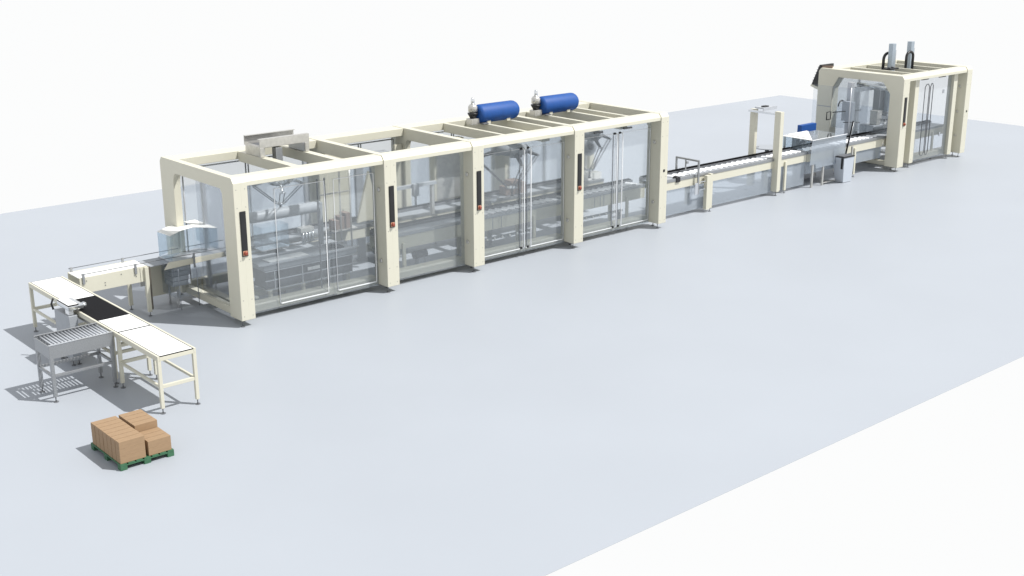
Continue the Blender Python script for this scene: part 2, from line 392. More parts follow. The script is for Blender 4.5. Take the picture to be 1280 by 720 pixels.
for x in (-.25, .4):
    for y in (1.56, 1.86): MB().cyl((x, y, 0), .018, .30).build('leg', 'matte', t)
t = thing('clear_hood', (-.37, 1.45, .88), 'pale blue clear hood with white folded top round the rear post of the arched inlet', 'hood')
hp = [(-.37, 1.86), (-.34, 1.47), (-.05, 1.68), (.18, 1.75), (.445, 1.45), (.446, 2.19), (.242, 2.19), (.242, 1.92), (-.008, 1.92), (-.008, 2.08), (-.12, 2.04)]
MB().prism(hp, 'z', 1.196, 1.202).build('hood_top', 'white', t)
for i in (0, 1, 2, 3, 4, 9, 10):
    a, b = Vector(hp[i]), Vector(hp[(i + 1) % 11]); d = (b - a).normalized(); nn = Vector((-d.y, d.x)) * .006
    ze = .80 if i in (0, 10) else .86
    MB().prism([tuple(a + d * .004), tuple(b - d * .004), tuple(b - d * .004 + nn), tuple(a + d * .004 + nn)], 'z', ze, 1.195).build('hood_wall', 'hood', t)
t = thing('inlet_guard', (-.33, 1.46, 0), 'clear blue tinted acrylic guard below the inlet hoods', 'guard')
MB().box(-.33, .10, 1.44, 1.448, .20, .655, .001).build('side_pane', 'clear', t)
MB().box(-.338, -.33, 1.46, 1.90, .20, .655, .001).build('end_pane', 'clear', t)
for x in (-.26, .05): MB().tube([(x, 1.462, 0), (x, 1.462, .655)], .007, 8).build('leg', 'sheet', t)

# ------------------------------------------------------------------ white tables / belt / roller table
def slat_top(x0, x1, y0, y1, z, parent):
    MB().box(x0 - .006, x0 - .001, y0, y1, z - .012, z + .001).build('gap_shade_strip', 'belt', parent)  # black strips stand in for the shade in the gap round the top
    MB().box(x1 + .001, x1 + .006, y0, y1, z - .012, z + .001).build('gap_shade_strip', 'belt', parent)
    MB().box(x0, x1, y0 - .007, y0 - .001, z - .012, z + .001).build('gap_shade_strip', 'belt', parent)
    MB().box(x0, x1, y1 + .001, y1 + .005, z - .012, z + .001).build('gap_shade_strip', 'belt', parent)
    mb = MB(); y = y0; 
    while y < y1 - .012: mb.box(x0, x1, y, y + .0165, z - .012, z); y += .0185
    mb.build('slatted_top', 'white', parent)
def cleg(parent, x, y, top=.70, w=.045, m='cream'):
    l = MB().box(x, x + w, y, y + w, .07, top, .004).build('leg', m, parent); foot(l, x + w / 2, y + w / 2, .075, .02); return l
TX0, TX1 = -2.40, -1.885
def table(y0, y1, label, legs, braces=True):
    t = thing('slat_table', (TX0, y0, 0), label, 'table', 'white topped slat tables in the cross row')
    MB().box(TX0, TX0 + .03, y0, y1, .69, .757, .004).build('side_rail', 'cream', t)
    MB().box(TX1 - .03, TX1, y0, y1, .69, .757, .004).build('side_rail', 'cream', t)
    MB().box(TX0 + .03, TX1 - .03, y0, y0 + .03, .69, .742, .003).build('end_rail', 'cream', t)
    MB().box(TX0 + .03, TX1 - .03, y1 - .03, y1, .69, .742, .003).build('end_rail', 'cream', t)
    slat_top(TX0 + .040, TX1 - .040, y0 + .010, y1 - .006, .755, t)
    for y in legs:
        for x in (TX0, TX1 - .045): cleg(t, x, y, .69)
        MB().box(TX0 + .045, TX1 - .045, y + .005, y + .04, .33, .375, .003).build('stretcher', 'cream', t)
    ya, yb = min(legs) + .045, max(legs)
    for x in (TX0 + .005, TX1 - .04):
        MB().box(x, x + .03, ya, yb, .335, .37, .003).build('stretcher', 'cream', t)
    return t
t1 = table(-2.31, -1.10, 'white slatted table at the front end of the cross row, nearest the carton pallet', (-2.31, -1.15))
t2 = table(.655, 1.93, 'white slatted table at the rear end of the cross row, beside the infeed conveyor', (1.885, .70))
t = thing('belt_conveyor', (TX0, -1.09, 0), 'middle unit of the cross row with a black belt and a short white table top', 'conveyor')
MB().box(TX0, TX0 + .03, -1.095, .65, .69, .757, .004).build('side_rail', 'cream', t)
MB().box(TX1 - .03, TX1, -1.095, .65, .69, .757, .004).build('side_rail', 'cream', t)
MB().box(TX0 + .034, TX1 - .034, -.46, .648, .738, .752, .004).build('black_belt', 'belt', t)
slat_top(TX0 + .040, TX1 - .040, -1.085, -.47, .755, t)
MB().box(TX0 + .06, TX1 - .06, -.40, .60, .60, .72, .004).build('drive_cover', 'bracket', t)
for y in (-.95, .30):
    for x in (TX0, TX1 - .045): cleg(t, x, y, .69)
    MB().box(TX0 + .045, TX1 - .045, y + .005, y + .04, .40, .44, .003).build('stretcher', 'cream', t)
MB().box(TX0 + .005, TX0 + .035, -.905, .30, .40, .435, .003).build('stretcher', 'cream', t)
MB().box(TX1 - .3, TX1 - .1, -.9, -.7, .50, .62, .01).build('motor_box', 'darkgrey', t)
MB().box(TX0 + .05, TX1, -1.06, -.98, .53, .575, .006).build('cable_tray', 'cream', t)
# roller table
RX0, RX1, RY0, RY1 = -3.25, -2.415, -1.055, -.55
t = thing('roller_table', (RX0, RY0, 0), 'stainless steel roller table joining the cross row from the left', 'roller table')
MB().box(RX0, RX1, RY0, RY0 + .012, .58, .755, .002).build('side_plate', 'steel', t)
MB().box(RX0, RX1, RY1 - .012, RY1, .58, .755, .002).build('side_plate', 'steel', t)
MB().box(RX0, RX0 + .012, RY0 + .013, RY1 - .013, .58, .75, .002).build('end_plate', 'steel', t)
MB().box(RX0, RX1, RY0 - .006, RY0 + .02, .756, .766, .002).build('edge_strip', 'chrome', t)
MB().box(RX0, RX1, RY1 - .02, RY1 + .006, .756, .766, .002).build('edge_strip', 'steel', t)
n = 17
for k in range(n):
    x = RX0 + .07 + k * (RX1 - RX0 - .10) / (n - 1)
    r_ = MB().cyl((x, RY0 + .022, .742), .0135, RY1 - RY0 - .044, 'y', 14).build('roller', 'sheet', t)
for x in (RX0, RX1 - .045):
    for y in (RY0, RY1 - .045): cleg(t, x, y, .58, m='steel')
for y in (RY0 + .005, RY1 - .035): MB().box(RX0 + .045, RX1 - .045, y, y + .03, .33, .365, .003).build('stretcher', 'steel', t)
for x in (RX0 + .005, RX1 - .035): MB().box(x, x + .03, RY0 + .045, RY1 - .045, .33, .365, .003).build('stretcher', 'steel', t)
# labelling cabinet beside the black belt
t = thing('labelling_cabinet', (-2.49, .3, 0), 'grey steel cabinet with a small printer head leaning over the black belt', 'cabinet')
MB().box(-2.55, -2.43, .06, .57, .08, .72, .006).build('cabinet_body', 'grey', t)
MB().box(-2.53, -2.46, .10, .22, .72, .80, .006).build('neck', 'bright', t)
MB().tube([(-2.555, .585, .70), (-2.57, .60, .78), (-2.55, .57, .86)], .014, 8).build('cable', 'black', t)
h = MB().box(-2.55, -2.33, .04, .45, .80, .865, .015).build('printer_head', 'chrome', t)
MB().box(-2.54, -2.41, .05, .43, .868, .878, .003).build('lid', 'white', h)
MB().box(-2.55, -2.40, .042, .049, .866, .880).box(-2.55, -2.542, .05, .43, .866, .880).build('lid_gasket', 'black', h)
MB().lathe([(.04, 0), (.045, .03), (.03, .06)], (-2.325, .14, .82), 'x', 16).build('roller_knob', 'chrome', h)
for y in (.12, .50):
    for x in (-2.53, -2.45): foot(t, x, y, .08, .018)

# ------------------------------------------------------------------ pallet and cartons
PX0, PX1, PY0, PY1 = -3.48, -2.84, -3.53, -2.72
t = thing('pallet', (PX0, PY0, 0), 'green plastic pallet on the floor under the brown cartons', 'pallet')
dk = MB()
for k in range(7):
    x = PX0 + k * (PX1 - PX0 - .075) / 6; dk.box(x, x + .075, PY0, PY1, .062, .078, .002)
dk.build('deck', 'green', t)
for y in (PY0, (PY0 + PY1) / 2 - .04, PY1 - .08):
    MB().box(PX0, PX1, y, y + .08, .048, .0615, .002).build('stringer', 'green', t)
    for x in (PX0, (PX0 + PX1) / 2 - .04, PX1 - .08):
        MB().box(x, x + .08, y, y + .08, .0, .0475, .003).build('block', 'green', t)
BX0, BX1, BY0, BY1 = PX0 + .01, PX1 - .02, PY0 + .012, PY1 - .03
gap = .036
wl = .300; wr = BX1 - BX0 - wl - gap
dy = (BY1 - BY0) / 7; h = .087
proto = {}
ordn = ['front row', 'second row', 'third row', 'fourth row', 'fifth row', 'sixth row', 'rear row']
lay = ['bottom', 'middle', 'top']
def carton(x0, w, k, L, side):
    key = side
    if key not in proto:
        mb = MB().box(0, w, 0, dy - .009, 0, h - .0004, .002); mb.box(.004, w - .004, (dy - .009) * .45, (dy - .009) * .55, h - .0004, h - .0001)
        o = proto[key] = mb.build('cardboard_carton', 'card')
    else: o = proto[key].copy(); col.objects.link(o)
    o.location = (x0 + random.uniform(-.001, .001), BY0 + k * dy + random.uniform(-.0002, .0002), .079 + L * h)
    txt = f'brown cardboard carton, {lay[L]} layer of the {side} stack on the green pallet, {ordn[k]}'
    tag(o, txt, 'carton', 'brown cartons stacked on the pallet')
for k in range(7):
    for L in range(3): carton(BX0, wl, k, L, 'left')
    for L in range(3 if k >= 3 else 2): carton(BX0 + wl + gap, wr, k, L, 'right')

# ------------------------------------------------------------------ interior of the leftmost bay
t = thing('transfer_bed', (.35, .55, 0), 'low grey machine bed with drawers and rails inside the leftmost bay', 'machine')
MB().box(.72, 2.45, .55, 1.35, .62, .70, .006).build('bed_plate', 'grey', t)
MB().box(.78, 2.40, .62, 1.30, .30, .60, .006).build('cabinet_body', 'darkgrey', t)
for y in (.52, .95, 1.34): MB().box(.62, 2.48, y, y + .03, .72, .745, .003).build('slide_rail', 'sheet', t)
MB().box(.74, 2.46, .545, .56, .45, .465).box(.74, 2.46, .545, .56, .60, .615).box(.74, 2.46, .545, .56, .30, .315).build('front_trim', 'sheet', t)
for x in (.9, 1.4, 1.9): MB().box(x, x + .014, .543, .557, .317, .60).build('front_trim', 'sheet', t)
MB().box(1.50, 1.72, .53, .545, .50, .55, .002).build('name_plate', 'white', t)
for x in (.85, 1.45, 2.3):
    for y in (.62, 1.25): MB().cyl((x, y, 0), .035, .30).build('leg', 'cream', t)
MB().box(.9, 1.6, .65, .9, .71, .72).build('slide_plate', 'white', t)
for x, z in ((.50, .55), (.55, .25), (.40, .40)): MB().cyl((x, .50, z), .03, .05, 'y').build('hand_wheel', 'chrome', t)
t = thing('bed_foot_frame', (.3, .4, 0), 'cream floor beams crossing the base of the leftmost bay', 'frame')
MB().box(.30, .42, .34, 2.03, .06, .16, .005).build('floor_beam', 'cream', t)
MB().box(1.9, 2.02, .34, 2.03, .06, .16, .005).build('floor_beam', 'cream', t)
MB().box(.43, 1.89, 1.1, 1.2, .06, .15, .005).build('floor_beam', 'cream', t)
# horizontal drum and pick robot
t = thing('film_drum', (.9, 1.15, 1.2), 'grey horizontal drum held across the leftmost bay behind the glass doors', 'drum')
MB().lathe([(.03, 0), (.075, .02), (.09, .06), (.09, 1.25), (.06, 1.30), (.02, 1.31)], (.85, 1.2, 1.33), 'x', 24).build('drum_body', 'grey', t)
MB().box(.80, .85, 1.15, 1.25, .70, 1.40, .004).box(2.16, 2.21, 1.15, 1.25, .70, 1.40, .004).build('drum_bracket', 'grey', t)
def delta(cx, cy, zt, zp, label, s=1., body='grey', grp='hanging delta robots', top=None):
    t = thing('delta_robot', (cx, cy, zt), label, 'robot', grp)
    MB().lathe([(.10 * s, .0), (.17 * s, .02), (.19 * s, .08), (.19 * s, .15), (.12 * s, .2)], (cx, cy, zt - .2), 'z', 28).build('robot_base', body, t)
    if top: MB().box(cx - .06, cx + .06, cy - .06, cy + .06, zt - .002, top, .004).build('hanger', 'steel', t)
    MB().lathe([(.05 * s, 0), (.07 * s, .01), (.07 * s, .03)], (cx, cy, zp), 'z', 20).build('tool_plate', 'chrome', t)
    MB().cyl((cx, cy, zp - .10), .018, .10).lathe([(.035, 0), (.02, .04)], (cx, cy, zp - .14), 'z', 14).build('suction_cup', 'black', t)
    for k in range(3):
        a = math.radians(5 + 120 * k); d = Vector((math.cos(a), math.sin(a), 0)); w = Vector((-d.y, d.x, 0))
        sh = Vector((cx, cy, zt - .12)) + d * .16 * s; el = sh + d * .30 * s + Vector((0, 0, -.12 * s))
        MB().tube([sh - w * .07 * s, sh + w * .07 * s], .065 * s, 16).build('shoulder_motor', body, t)
        u = MB().tube([sh, el], .032 * s, 10, r2=.018 * s).build('upper_arm', 'darkgrey' if body == 'grey' else body, t)
        for sg in (-1, 1):
            MB().tube([el + w * .035 * sg, Vector((cx, cy, zp + .015)) + d * .06 * s + w * .03 * sg], .007 * s, 6).build('forearm_rod', 'darkgrey', u)
        MB().tube([el - w * .05, el + w * .05], .013, 8).build('elbow_joint', 'chrome', u)
delta(1.48, 1.24, 1.98, 1.46, 'white and steel delta robot hanging under the roof channel of the leftmost bay', 1.0, 'chrome', top=2.389)
delta(6.38, 1.20, 1.86, 1.02, 'grey delta robot hanging in the bay under the left blue tank', 1.5, 'grey', top=2.021)
delta(8.40, 1.20, 1.92, 1.08, 'grey delta robot hanging in the bay under the right blue tank', 1.3, 'grey', top=2.021)
for cx, y0 in ((6.40, 1.2), (8.40, 1.2)):
    t = thing('robot_crossbeam', (cx, .3, 2.08), 'cream crossbeam under the roof bars carrying the delta robot of the %s tank bay' % ('left' if cx < 7 else 'right'), 'beam')
    MB().box(cx - .09, cx + .09, .29, 2.0, 2.012 + .01, 2.095, .005).build('beam_body', 'cream', t)
# carton blank magazine, film clamps
t = thing('carton_magazine', (3.0, 1.45, .8), 'brown block of folded cartons with upright guide rods, right side of the leftmost bay', 'carton stack')
for k in range(3): MB().box(2.62 - .0 + k * .11 - .1, 2.62 + k * .11, 1.30, 1.48, .84, 1.00 + .05 * k, .004).build('carton_blank', 'brown', t)
MB().box(2.48, 2.95, 1.25, 1.5, .815, .838, .003).build('tray', 'bracket', t)
for x in (2.60, 2.80): MB().tube([(x, 1.22, .35), (x, 1.22, 1.95)], .014, 8).build('guide_rod', 'bracket', t)
MB().tube([(2.20, 1.22, 1.5), (2.80, 1.22, 1.5)], .012, 8).build('tie_bar', 'bracket', t)
for p, lab in (((2.15, 1.55), 'steel inner guide post behind the middle door gap of the leftmost bay'), ((.42, 1.78), 'steel inner guide post beside the arched end frame')):
    t = thing('guide_post', (p[0], p[1], 0), lab, 'post')
    MB().box(p[0] - .03, p[0] + .03, p[1] - .03, p[1] + .03, .02, 2.10, .003).build('post_body', 'sheet', t)
    MB().box(p[0] - .07, p[0] + .07, p[1] - .07, p[1] + .07, 0, .018).build('base_plate', 'sheet', t)
t = thing('blank_feeder', (1.35, .95, .7), 'pale blue clear bin standing on the machine bed of the leftmost bay', 'bin')
MB().box(1.05, 1.55, 1.40, 1.408, .78, 1.15, .001).box(1.05, 1.058, 1.15, 1.40, .78, 1.15).box(1.542, 1.55, 1.15, 1.40, .78, 1.15).box(1.05, 1.55, 1.15, 1.158, .78, 1.15).build('bin_wall', 'hood', t)
MB().box(1.05, 1.55, 1.15, 1.408, .765, .779).build('bin_floor', 'sheet', t)
MB().box(1.15, 1.19, 1.25, 1.29, .70, .765).box(1.40, 1.44, 1.25, 1.29, .70, .765).build('bin_foot', 'sheet', t)
t = thing('gripper_head', (1.75, 1.05, .9), 'chrome gripper with small cylinders above the bed of the leftmost bay', 'gripper')
MB().box(1.70, 1.95, 1.02, 1.14, .98, 1.06, .005).build('gripper_body', 'bracket', t)
for k in range(4): MB().cyl((1.73 + k * .06, 1.0, .84), .012, .14).build('piston', 'chrome', t)
MB().box(1.80, 1.86, 1.14, 1.18, .74, 1.25, .004).build('gripper_mast', 'sheet', t)
t = thing('curved_belt', (2.1, .5, .35), 'black curved belt guide low behind the right door of the leftmost bay', 'belt')
pts = arc(2.12, .45, .30, 20, 110, 10)
MB().tube([(x, .75, z) for x, z in pts], .035, 10).build('belt_curve', 'belt', t)
MB().box(2.30, 2.36, .73, .79, .05, .60, .004).box(2.2, 2.45, .7, .82, 0, .05).build('belt_stand', 'grey', t)
MB().box(2.36, 2.46, .66, .74, .60, .66, .004).cyl((2.42, .68, .50), .02, .10).build('clamp', 'chrome', t)
# narrow bay interior
t = thing('cross_gantry', (3.5, 1.1, 0), 'pale sloping linear gantry bar inside the narrow undivided bay', 'gantry')
MB().box(3.50, 4.60, 1.18, 1.24, 1.36, 1.42, .004).build('gantry_bar', 'sheet', t)
MB().box(3.5, 3.56, 1.2, 1.26, .82, 1.36, .003).box(4.5, 4.56, 1.2, 1.26, .82, 1.36, .003).build('gantry_leg', 'bracket', t)
MB().box(4.05, 4.17, 1.12, 1.18, 1.22, 1.44, .004).cyl((4.11, 1.15, 1.05), .02, .17).build('carriage', 'grey', t)
t = thing('folding_plough', (3.2, 1.2, .8), 'cream wedge shaped folding plates inside the narrow undivided bay', 'folding plates')
MB().prism([(3.15, .82), (3.62, .82), (3.55, 1.15), (3.42, 1.70), (3.30, 1.30)], 'y', 1.55, 1.60, .003).build('plough_plate', 'cream', t)
MB().prism([(3.75, .82), (4.05, .82), (4.0, 1.75), (3.9, 1.75)], 'y', 1.62, 1.66, .003).build('plough_plate', 'bracket', t)
t = thing('glue_unit', (3.9, 1.75, 0), 'tall grey inner cabinet standing at the rear of the narrow bay', 'cabinet')
MB().box(3.80, 4.15, 1.96, 2.10, .05, 1.9, .006).build('cabinet_body', 'grey', t)
MB().box(3.83, 4.12, 1.95, 1.958, .9, 1.8).build('door', 'bracket', t)
t = thing('drive_motor', (3.3, .75, .1), 'small dark motor under the conveyor in the narrow undivided bay', 'motor')
MB().cyl((3.75, .75, .30), .07, .25, 'x').build('motor_body', 'darkgrey', t)
MB().box(3.80, 3.95, .70, .80, .05, .25, .004).box(3.7, 4.05, .62, .9, 0, .05, .004).build('motor_stand', 'grey', t)
for x, m_, lb in ((3.05, 'panel', 'pale grey upright panel, left of the folding plates in the narrow bay'), (3.45, 'grey', 'mid grey upright panel behind the folding plates in the narrow bay'), (4.30, 'cream', 'cream upright panel by the right rear of the narrow bay')):
    t = thing('upright_panel', (x, 2.0, 0), lb, 'panel')
    MB().box(x, x + .16, 2.0, 2.06, .04, 1.98, .004).build('panel_board', m_, t)
    MB().box(x - .03, x + .19, 1.97, 2.09, 0, .04, .003).build('panel_foot', 'grey', t)
# tank bay interiors
t = thing('robot_pedestal', (5.0, 1.9, 0), 'tall cream cabinet at the rear left of the left tank bay', 'cabinet')
MB().box(5.15, 5.85, 1.96, 2.12, .10, 1.95, .006).build('cabinet_body', 'cream', t)
MB().box(5.2, 5.8, 1.95, 1.958, .85, 1.9).build('door', 'bracket', t)
for x in (5.2, 5.8): foot(t, x, 2.04, .10)
t = thing('control_cabinet', (8.6, 1.9, 0), 'tall cream cabinet at the rear of the right tank bay', 'cabinet')
MB().prism([(8.55, .10), (9.0, .10), (9.0, 2.0), (8.5, 2.0), (8.5, 1.2)], 'y', 1.96, 2.12, .006).build('cabinet_body', 'cream', t)
for x in (8.6, 8.95): foot(t, x, 2.04, .10)
t = thing('film_reel', (8.92, 1.7, .8), 'grey round film reel on a stand, upper left as seen inside the right tank bay', 'reel')
MB().lathe([(.07, 0), (.19, .005), (.19, .10), (.07, .105)], (8.92, 1.72, 1.43), 'y', 32).build('reel_disc', 'grey', t)
MB().lathe([(.03, 0), (.07, .005), (.07, .03), (.02, .04)], (8.92, 1.67, 1.43), 'y', 20).build('hub', 'darkgrey', t)
MB().box(8.89, 8.95, 1.83, 1.88, .83, 1.55, .004).build('reel_stand', 'bracket', t)
t = thing('carton_block', (7.6, 1.72, .8), 'dark brown stepped pile of cartons at the rear of the left tank bay', 'carton stack')
for k, hh in enumerate((.16, .26, .26, .20)): MB().box(6.92 + k * .13 - .35, 6.92 + k * .13 + .12 - .35, 1.60, 1.80, .782, .79 + hh, .003).build('carton_blank', 'brown', t)
t = thing('parts_bowl', (5.9, 1.1, .8), 'bright shallow steel bowl on the conveyor bed of the left tank bay', 'bowl')
MB().lathe([(.05, 0), (.12, .02), (.16, .06), (.165, .065), (.12, .03), (.03, .012)], (5.83, 1.20, .84), 'z', 28).build('bowl_body', 'chrome', t)
MB().cyl((5.83, 1.20, .0), .04, .84).cyl((5.83, 1.20, 0), .1, .02).build('pedestal', 'grey', t)
proto_c = None
for x, lb in ((8.35, 'left'), (8.62, 'middle'), (8.88, 'right')):
    w = thing('white_tray', (x, 1.6, .79), f'{lb} one of three open white trays on the rear conveyor of the right tank bay', 'tray', 'white trays on the rear conveyor')
    MB().box(x, x + .2, 1.55, 1.83, .785, .80, .003).build('tray_base', 'white', w)
    MB().box(x, x + .2, 1.55, 1.557, .80, .92).box(x, x + .2, 1.823, 1.83, .80, .92).box(x, x + .007, 1.557, 1.823, .80, .92).box(x + .193, x + .2, 1.557, 1.823, .80, .92).build('tray_wall', 'white', w)
# white knobs on a low rail draw a row of bright dots
for x0, lb in ((5.0, 'left'), (7.3, 'right')):
    w = thing('lower_rail', (x0, .66, 0), f'low grey rail with a row of white knobs inside the {lb} tank bay', 'rail')
    MB().box(x0, x0 + 1.5, .66, .70, .30, .34, .003).build('rail_body', 'grey', w)
    for x in (x0 + .1, x0 + 1.4): MB().box(x, x + .05, .66, .70, 0, .30, .002).build('rail_leg', 'grey', w)
    for k in range(8): MB().lathe([(.012, 0), (.024, -.015), (.014, -.034)], (x0 + .12 + k * .18, .66, .32), 'y', 12).build('knob', 'white', w)

# ------------------------------------------------------------------ hooded station before the far machine
t = thing('hooded_station', (14.45, .3, 0), 'clear tunnel hood with white lid over the outfeed conveyor end', 'hood')
MB().prism([(14.45, .31), (14.45, 1.13), (15.42, 1.13)], 'z', 1.080, 1.092, .001).build('lid', 'white', t)
MB().prism([(14.56, .52), (14.60, 1.10), (15.34, 1.10)], 'z', 1.0935, 1.112, .002).build('hatch', 'white', t)
MB().prism([(14.46, .312), (15.43, 1.125), (15.74, 1.125), (15.74, .312)], 'z', 1.070, 1.078).build('clear_lid', 'clear', t)
MB().box(14.44, 15.76, .285, .309, 1.080, 1.094, .002).build('edge_strip', 'bright', t)
MB().box(14.45, 14.458, .36, 1.10, .835, 1.077).build('end_pane', 'hood', t)
MB().box(14.46, 15.74, 1.10, 1.108, .60, 1.077).build('rear_pane', 'hood', t)
MB().box(14.46, 14.50, 1.06, 1.10, 0, 1.077, .002).box(15.70, 15.74, 1.06, 1.10, 0, 1.077, .002).build('frame_leg', 'bracket', t)
g = MB().prism([(14.44, 1.078), (15.74, 1.078), (15.74, .45), (14.64, .43), (14.62, .53), (14.40, .53)], 'y', .296, .306, .001).build('front_panel', 'frost', t)
MB().box(15.28, 15.70, .288, .295, .47, .78).build('access_door', 'frost', g)
for x in (14.53, 14.93):
    l = MB().box(x, x + .045, .31, .35, .0, .60, .003).build('leg', 'bracket', t)
MB().tube([(15.0, .30, 1.08), (15.02, .30, 1.17), (15.12, .30, 1.17), (15.14, .30, 1.08)], .012, 8).build('lid_handle', 'black', t)
MB().box(14.97, 16.0, .32, .34, .04, .06).build('stretcher', 'bracket', t)
conveyor('station_conveyor', 14.46, 17.45, .42, .90, .81, 'conveyor section running from under the clear hood into the far machine', .58, (16.25,), skirt=.30)
packs(14.55, 17.3, .50, .74, .81, .17, 'white pouch on the conveyor between the clear hood and the far machine', 'white pouches entering the far machine', w=.68)
t = thing('sealing_unit', (14.9, .6, 0), 'grey and steel sealing unit seen through the clear front of the tunnel hood', 'machine')
MB().box(14.75, 15.15, .95, 1.08, .60, 1.04, .008).build('unit_body', 'grey', t)
MB().box(15.3, 15.55, .95, 1.07, .55, 1.0, .008).build('control_box', 'sheet', t)
for x in (14.8, 14.95, 15.1): MB().cyl((x, .88, .92), .02, .12).build('cylinder', 'chrome', t)
MB().box(14.8, 15.5, .97, 1.05, 0, .55, .006).build('unit_base', 'sheet', t)
t = thing('reject_bin', (15.6, .2, 0), 'pale grey tapered waste bin with a black rim in front of the far conveyor', 'bin')
b = bmesh.new()
q0 = [(15.50, .14), (15.82, .14), (15.82, .36), (15.50, .36)]; q1 = [(15.36, .06), (15.76, .06), (15.76, .38), (15.36, .38)]
mb = MB()
v0 = [mb.bm.verts.new((x, y, .01)) for x, y in q0]; v1 = [mb.bm.verts.new((x, y, .60)) for x, y in q1]
mb.bm.faces.new(v0[::-1])
for i in range(4): mb.bm.faces.new((v0[i], v0[(i + 1) % 4], v1[(i + 1) % 4], v1[i]))
mb.bm.faces.new(v1)
mb.build('bin_body', 'panel', t)
MB().box(15.35, 15.77, .05, .39, .602, .625, .004).build('bin_rim', 'black', t)
MB().box(15.40, 15.72, .09, .35, .626, .632).build('bin_lid', 'darkgrey', t)
MB().box(15.335, 15.348, .07, .12, .35, .60).build('bin_hook', 'black', t)
t = thing('incline_belt', (15.9, .35, .5), 'narrow black inclined belt rising beside the waste bin', 'belt')
MB().tube([(15.88, .38, .60), (16.09, .38, 1.34)], .017, 8).build('belt_strip', 'belt', t)
MB().tube([(15.95, .41, .58), (16.16, .41, 1.30)], .008, 6).build('belt_frame', 'steel', t)
MB().box(16.02, 16.06, .30, .34, 0, .76, .003).build('belt_leg', 'bracket', t)
t = thing('carton_feeder', (15.7, 1.5, 0), 'blue topped carton hopper with brown cartons behind the clear hood', 'hopper')
MB().box(15.62, 16.20, 1.46, 1.58, .965, 1.15, .006).build('blue_cover', 'blue', t)
MB().box(15.95, 16.18, 1.50, 1.80, .80, .975, .004).build('carton_blank', 'brown', t)
MB().box(15.9, 16.2, 1.48, 1.82, .70, .79, .004).build('hopper_base', 'darkgrey', t)
for x in (15.92, 16.14): MB().box(x, x + .04, 1.6, 1.64, 0, .70).build('leg', 'steel', t)
t = thing('transfer_robot', (16.9, 1.1, 0), 'clear panelled pick unit with a tall pale mast and black hose, before the far machine', 'robot')
MB().box(17.06, 17.18, 1.14, 1.26, .75, 2.06, .006).build('mast', 'sheet', t)
MB().box(17.0, 17.3, 1.08, 1.32, .0, .75, .006).build('mast_base', 'panel', t)
MB().box(16.95, 17.06, 1.0, 1.30, 1.15, 1.62, .01).build('carriage', 'panel', t)
MB().tube([(16.80, 1.3, 1.50)] + [(16.93 - .13 * math.cos(math.radians(a)), 1.3, 1.50 + .13 * math.sin(math.radians(a))) for a in (30, 60, 90, 120, 150, 175)], .018, 8).build('hose', 'black', t)
MB().tube([(16.50, 1.4, 1.20), (16.50, 1.4, 1.38), (16.66, 1.4, 1.38), (16.66, 1.4, 1.20), (16.50, 1.4, 1.20)], .013, 8).build('hinge_frame', 'black', t)
MB().tube([(16.66, 1.35, 1.37), (17.3, 1.0, 1.40)], .012, 6).tube([(16.9, 1.2, 1.12), (17.3, 1.0, 1.10)], .010, 6).build('arm_rod', 'black', t)
MB().box(16.70, 17.46, .905, .913, .86, 1.98, .001).build('side_glass', 'clear', t)
MB().box(16.69, 16.698, .905, 1.96, .86, 1.98, .001).build('front_glass', 'clear', t)
MB().tube([(16.695, .90, .84), (16.695, .90, 1.99)], .012, 8).build('corner_rod', 'sheet', t)

# ------------------------------------------------------------------ far machine
FX0, FX1, GX0, GX1, FD = 17.483, 17.746, 20.327, 20.554, 2.39
t = thing('far_machine_enclosure', (FX0, 0, 0), 'separate cream glazed enclosure at the far right end of the line', 'machine enclosure')
portal(t, FX0, FX1, d=FD, y0=.009, zo=2.09, fr=.35, rr=1.965, front_ch=.21, fz=.26, rear_ch=.16, rz=.27, curved=False)
portal(t, GX0, GX1, d=FD, y0=.009, zo=2.09, fr=.35, rr=1.965, front_ch=.21, fz=.26, rear_ch=.16, rz=.27, curved=False)
strip(t, FX0 + .01, .009)
MB().box(20.43, 20.475, .000, .012, 1.14, 1.185, .003).build('key_switch', 'black', t)
beams(t, FX1, GX0, (18.25, 18.95, 19.68), d=FD, y0=.009); lower(t, FX1, GX0, d=FD, y0=.009); rear(t, FX1, GX0, d=FD, y0=.009, gm='clear')
MB().box(17.56, 17.68, .37, 1.96, .105, .20, .004).build('base_rail', 'cream', t)
MB().box(FX0 + .02, FX0 + .028, .36, 1.96, .86, 2.08, .001).build('end_window', 'glass', t)
MB().box(FX0 - .004, FX0 - .001, 1.98, 2.38, 1.34, 1.36).build('panel_seam', 'grey', t)
for x in (18.19, 19.93):
    l = MB().box(x, x + .17, .13, .30, ZB, 2.132, .005).build('door_post', 'cream', t); foot(l, x + .04, .17)
    for z in (.2, .9, 1.95): MB().cyl((x + .08, .127, z), .007, .004, 'y', 8).build('screw', 'darkgrey', l)
for xa, xb, hx in ((18.37, 19.14, (18.66, 18.85)), (19.148, 19.925, (19.02, 18.90))):
    d = MB().box(xa, xb, .20, .208, .10, 2.10, .001).build('glass_door', 'clear', t)
    lo, hi = hx
    pts = [(lo, .15, .30), (lo, .15, 1.90), (lo + (hi - lo) * .3, .15, 1.97), (lo + (hi - lo) * .7, .15, 1.97), (hi, .15, 1.90), (hi, .15, .30), (lo + (hi - lo) * .7, .15, .23), (lo + (hi - lo) * .3, .15, .23), (lo, .15, .30)]
    MB().tube(pts, .010, 8).build('door_handle', 'darkgrey', d)
    MB().box(xa + .15, xa + .45, .17, .195, 2.08, 2.10).build('door_lock', 'black', d)
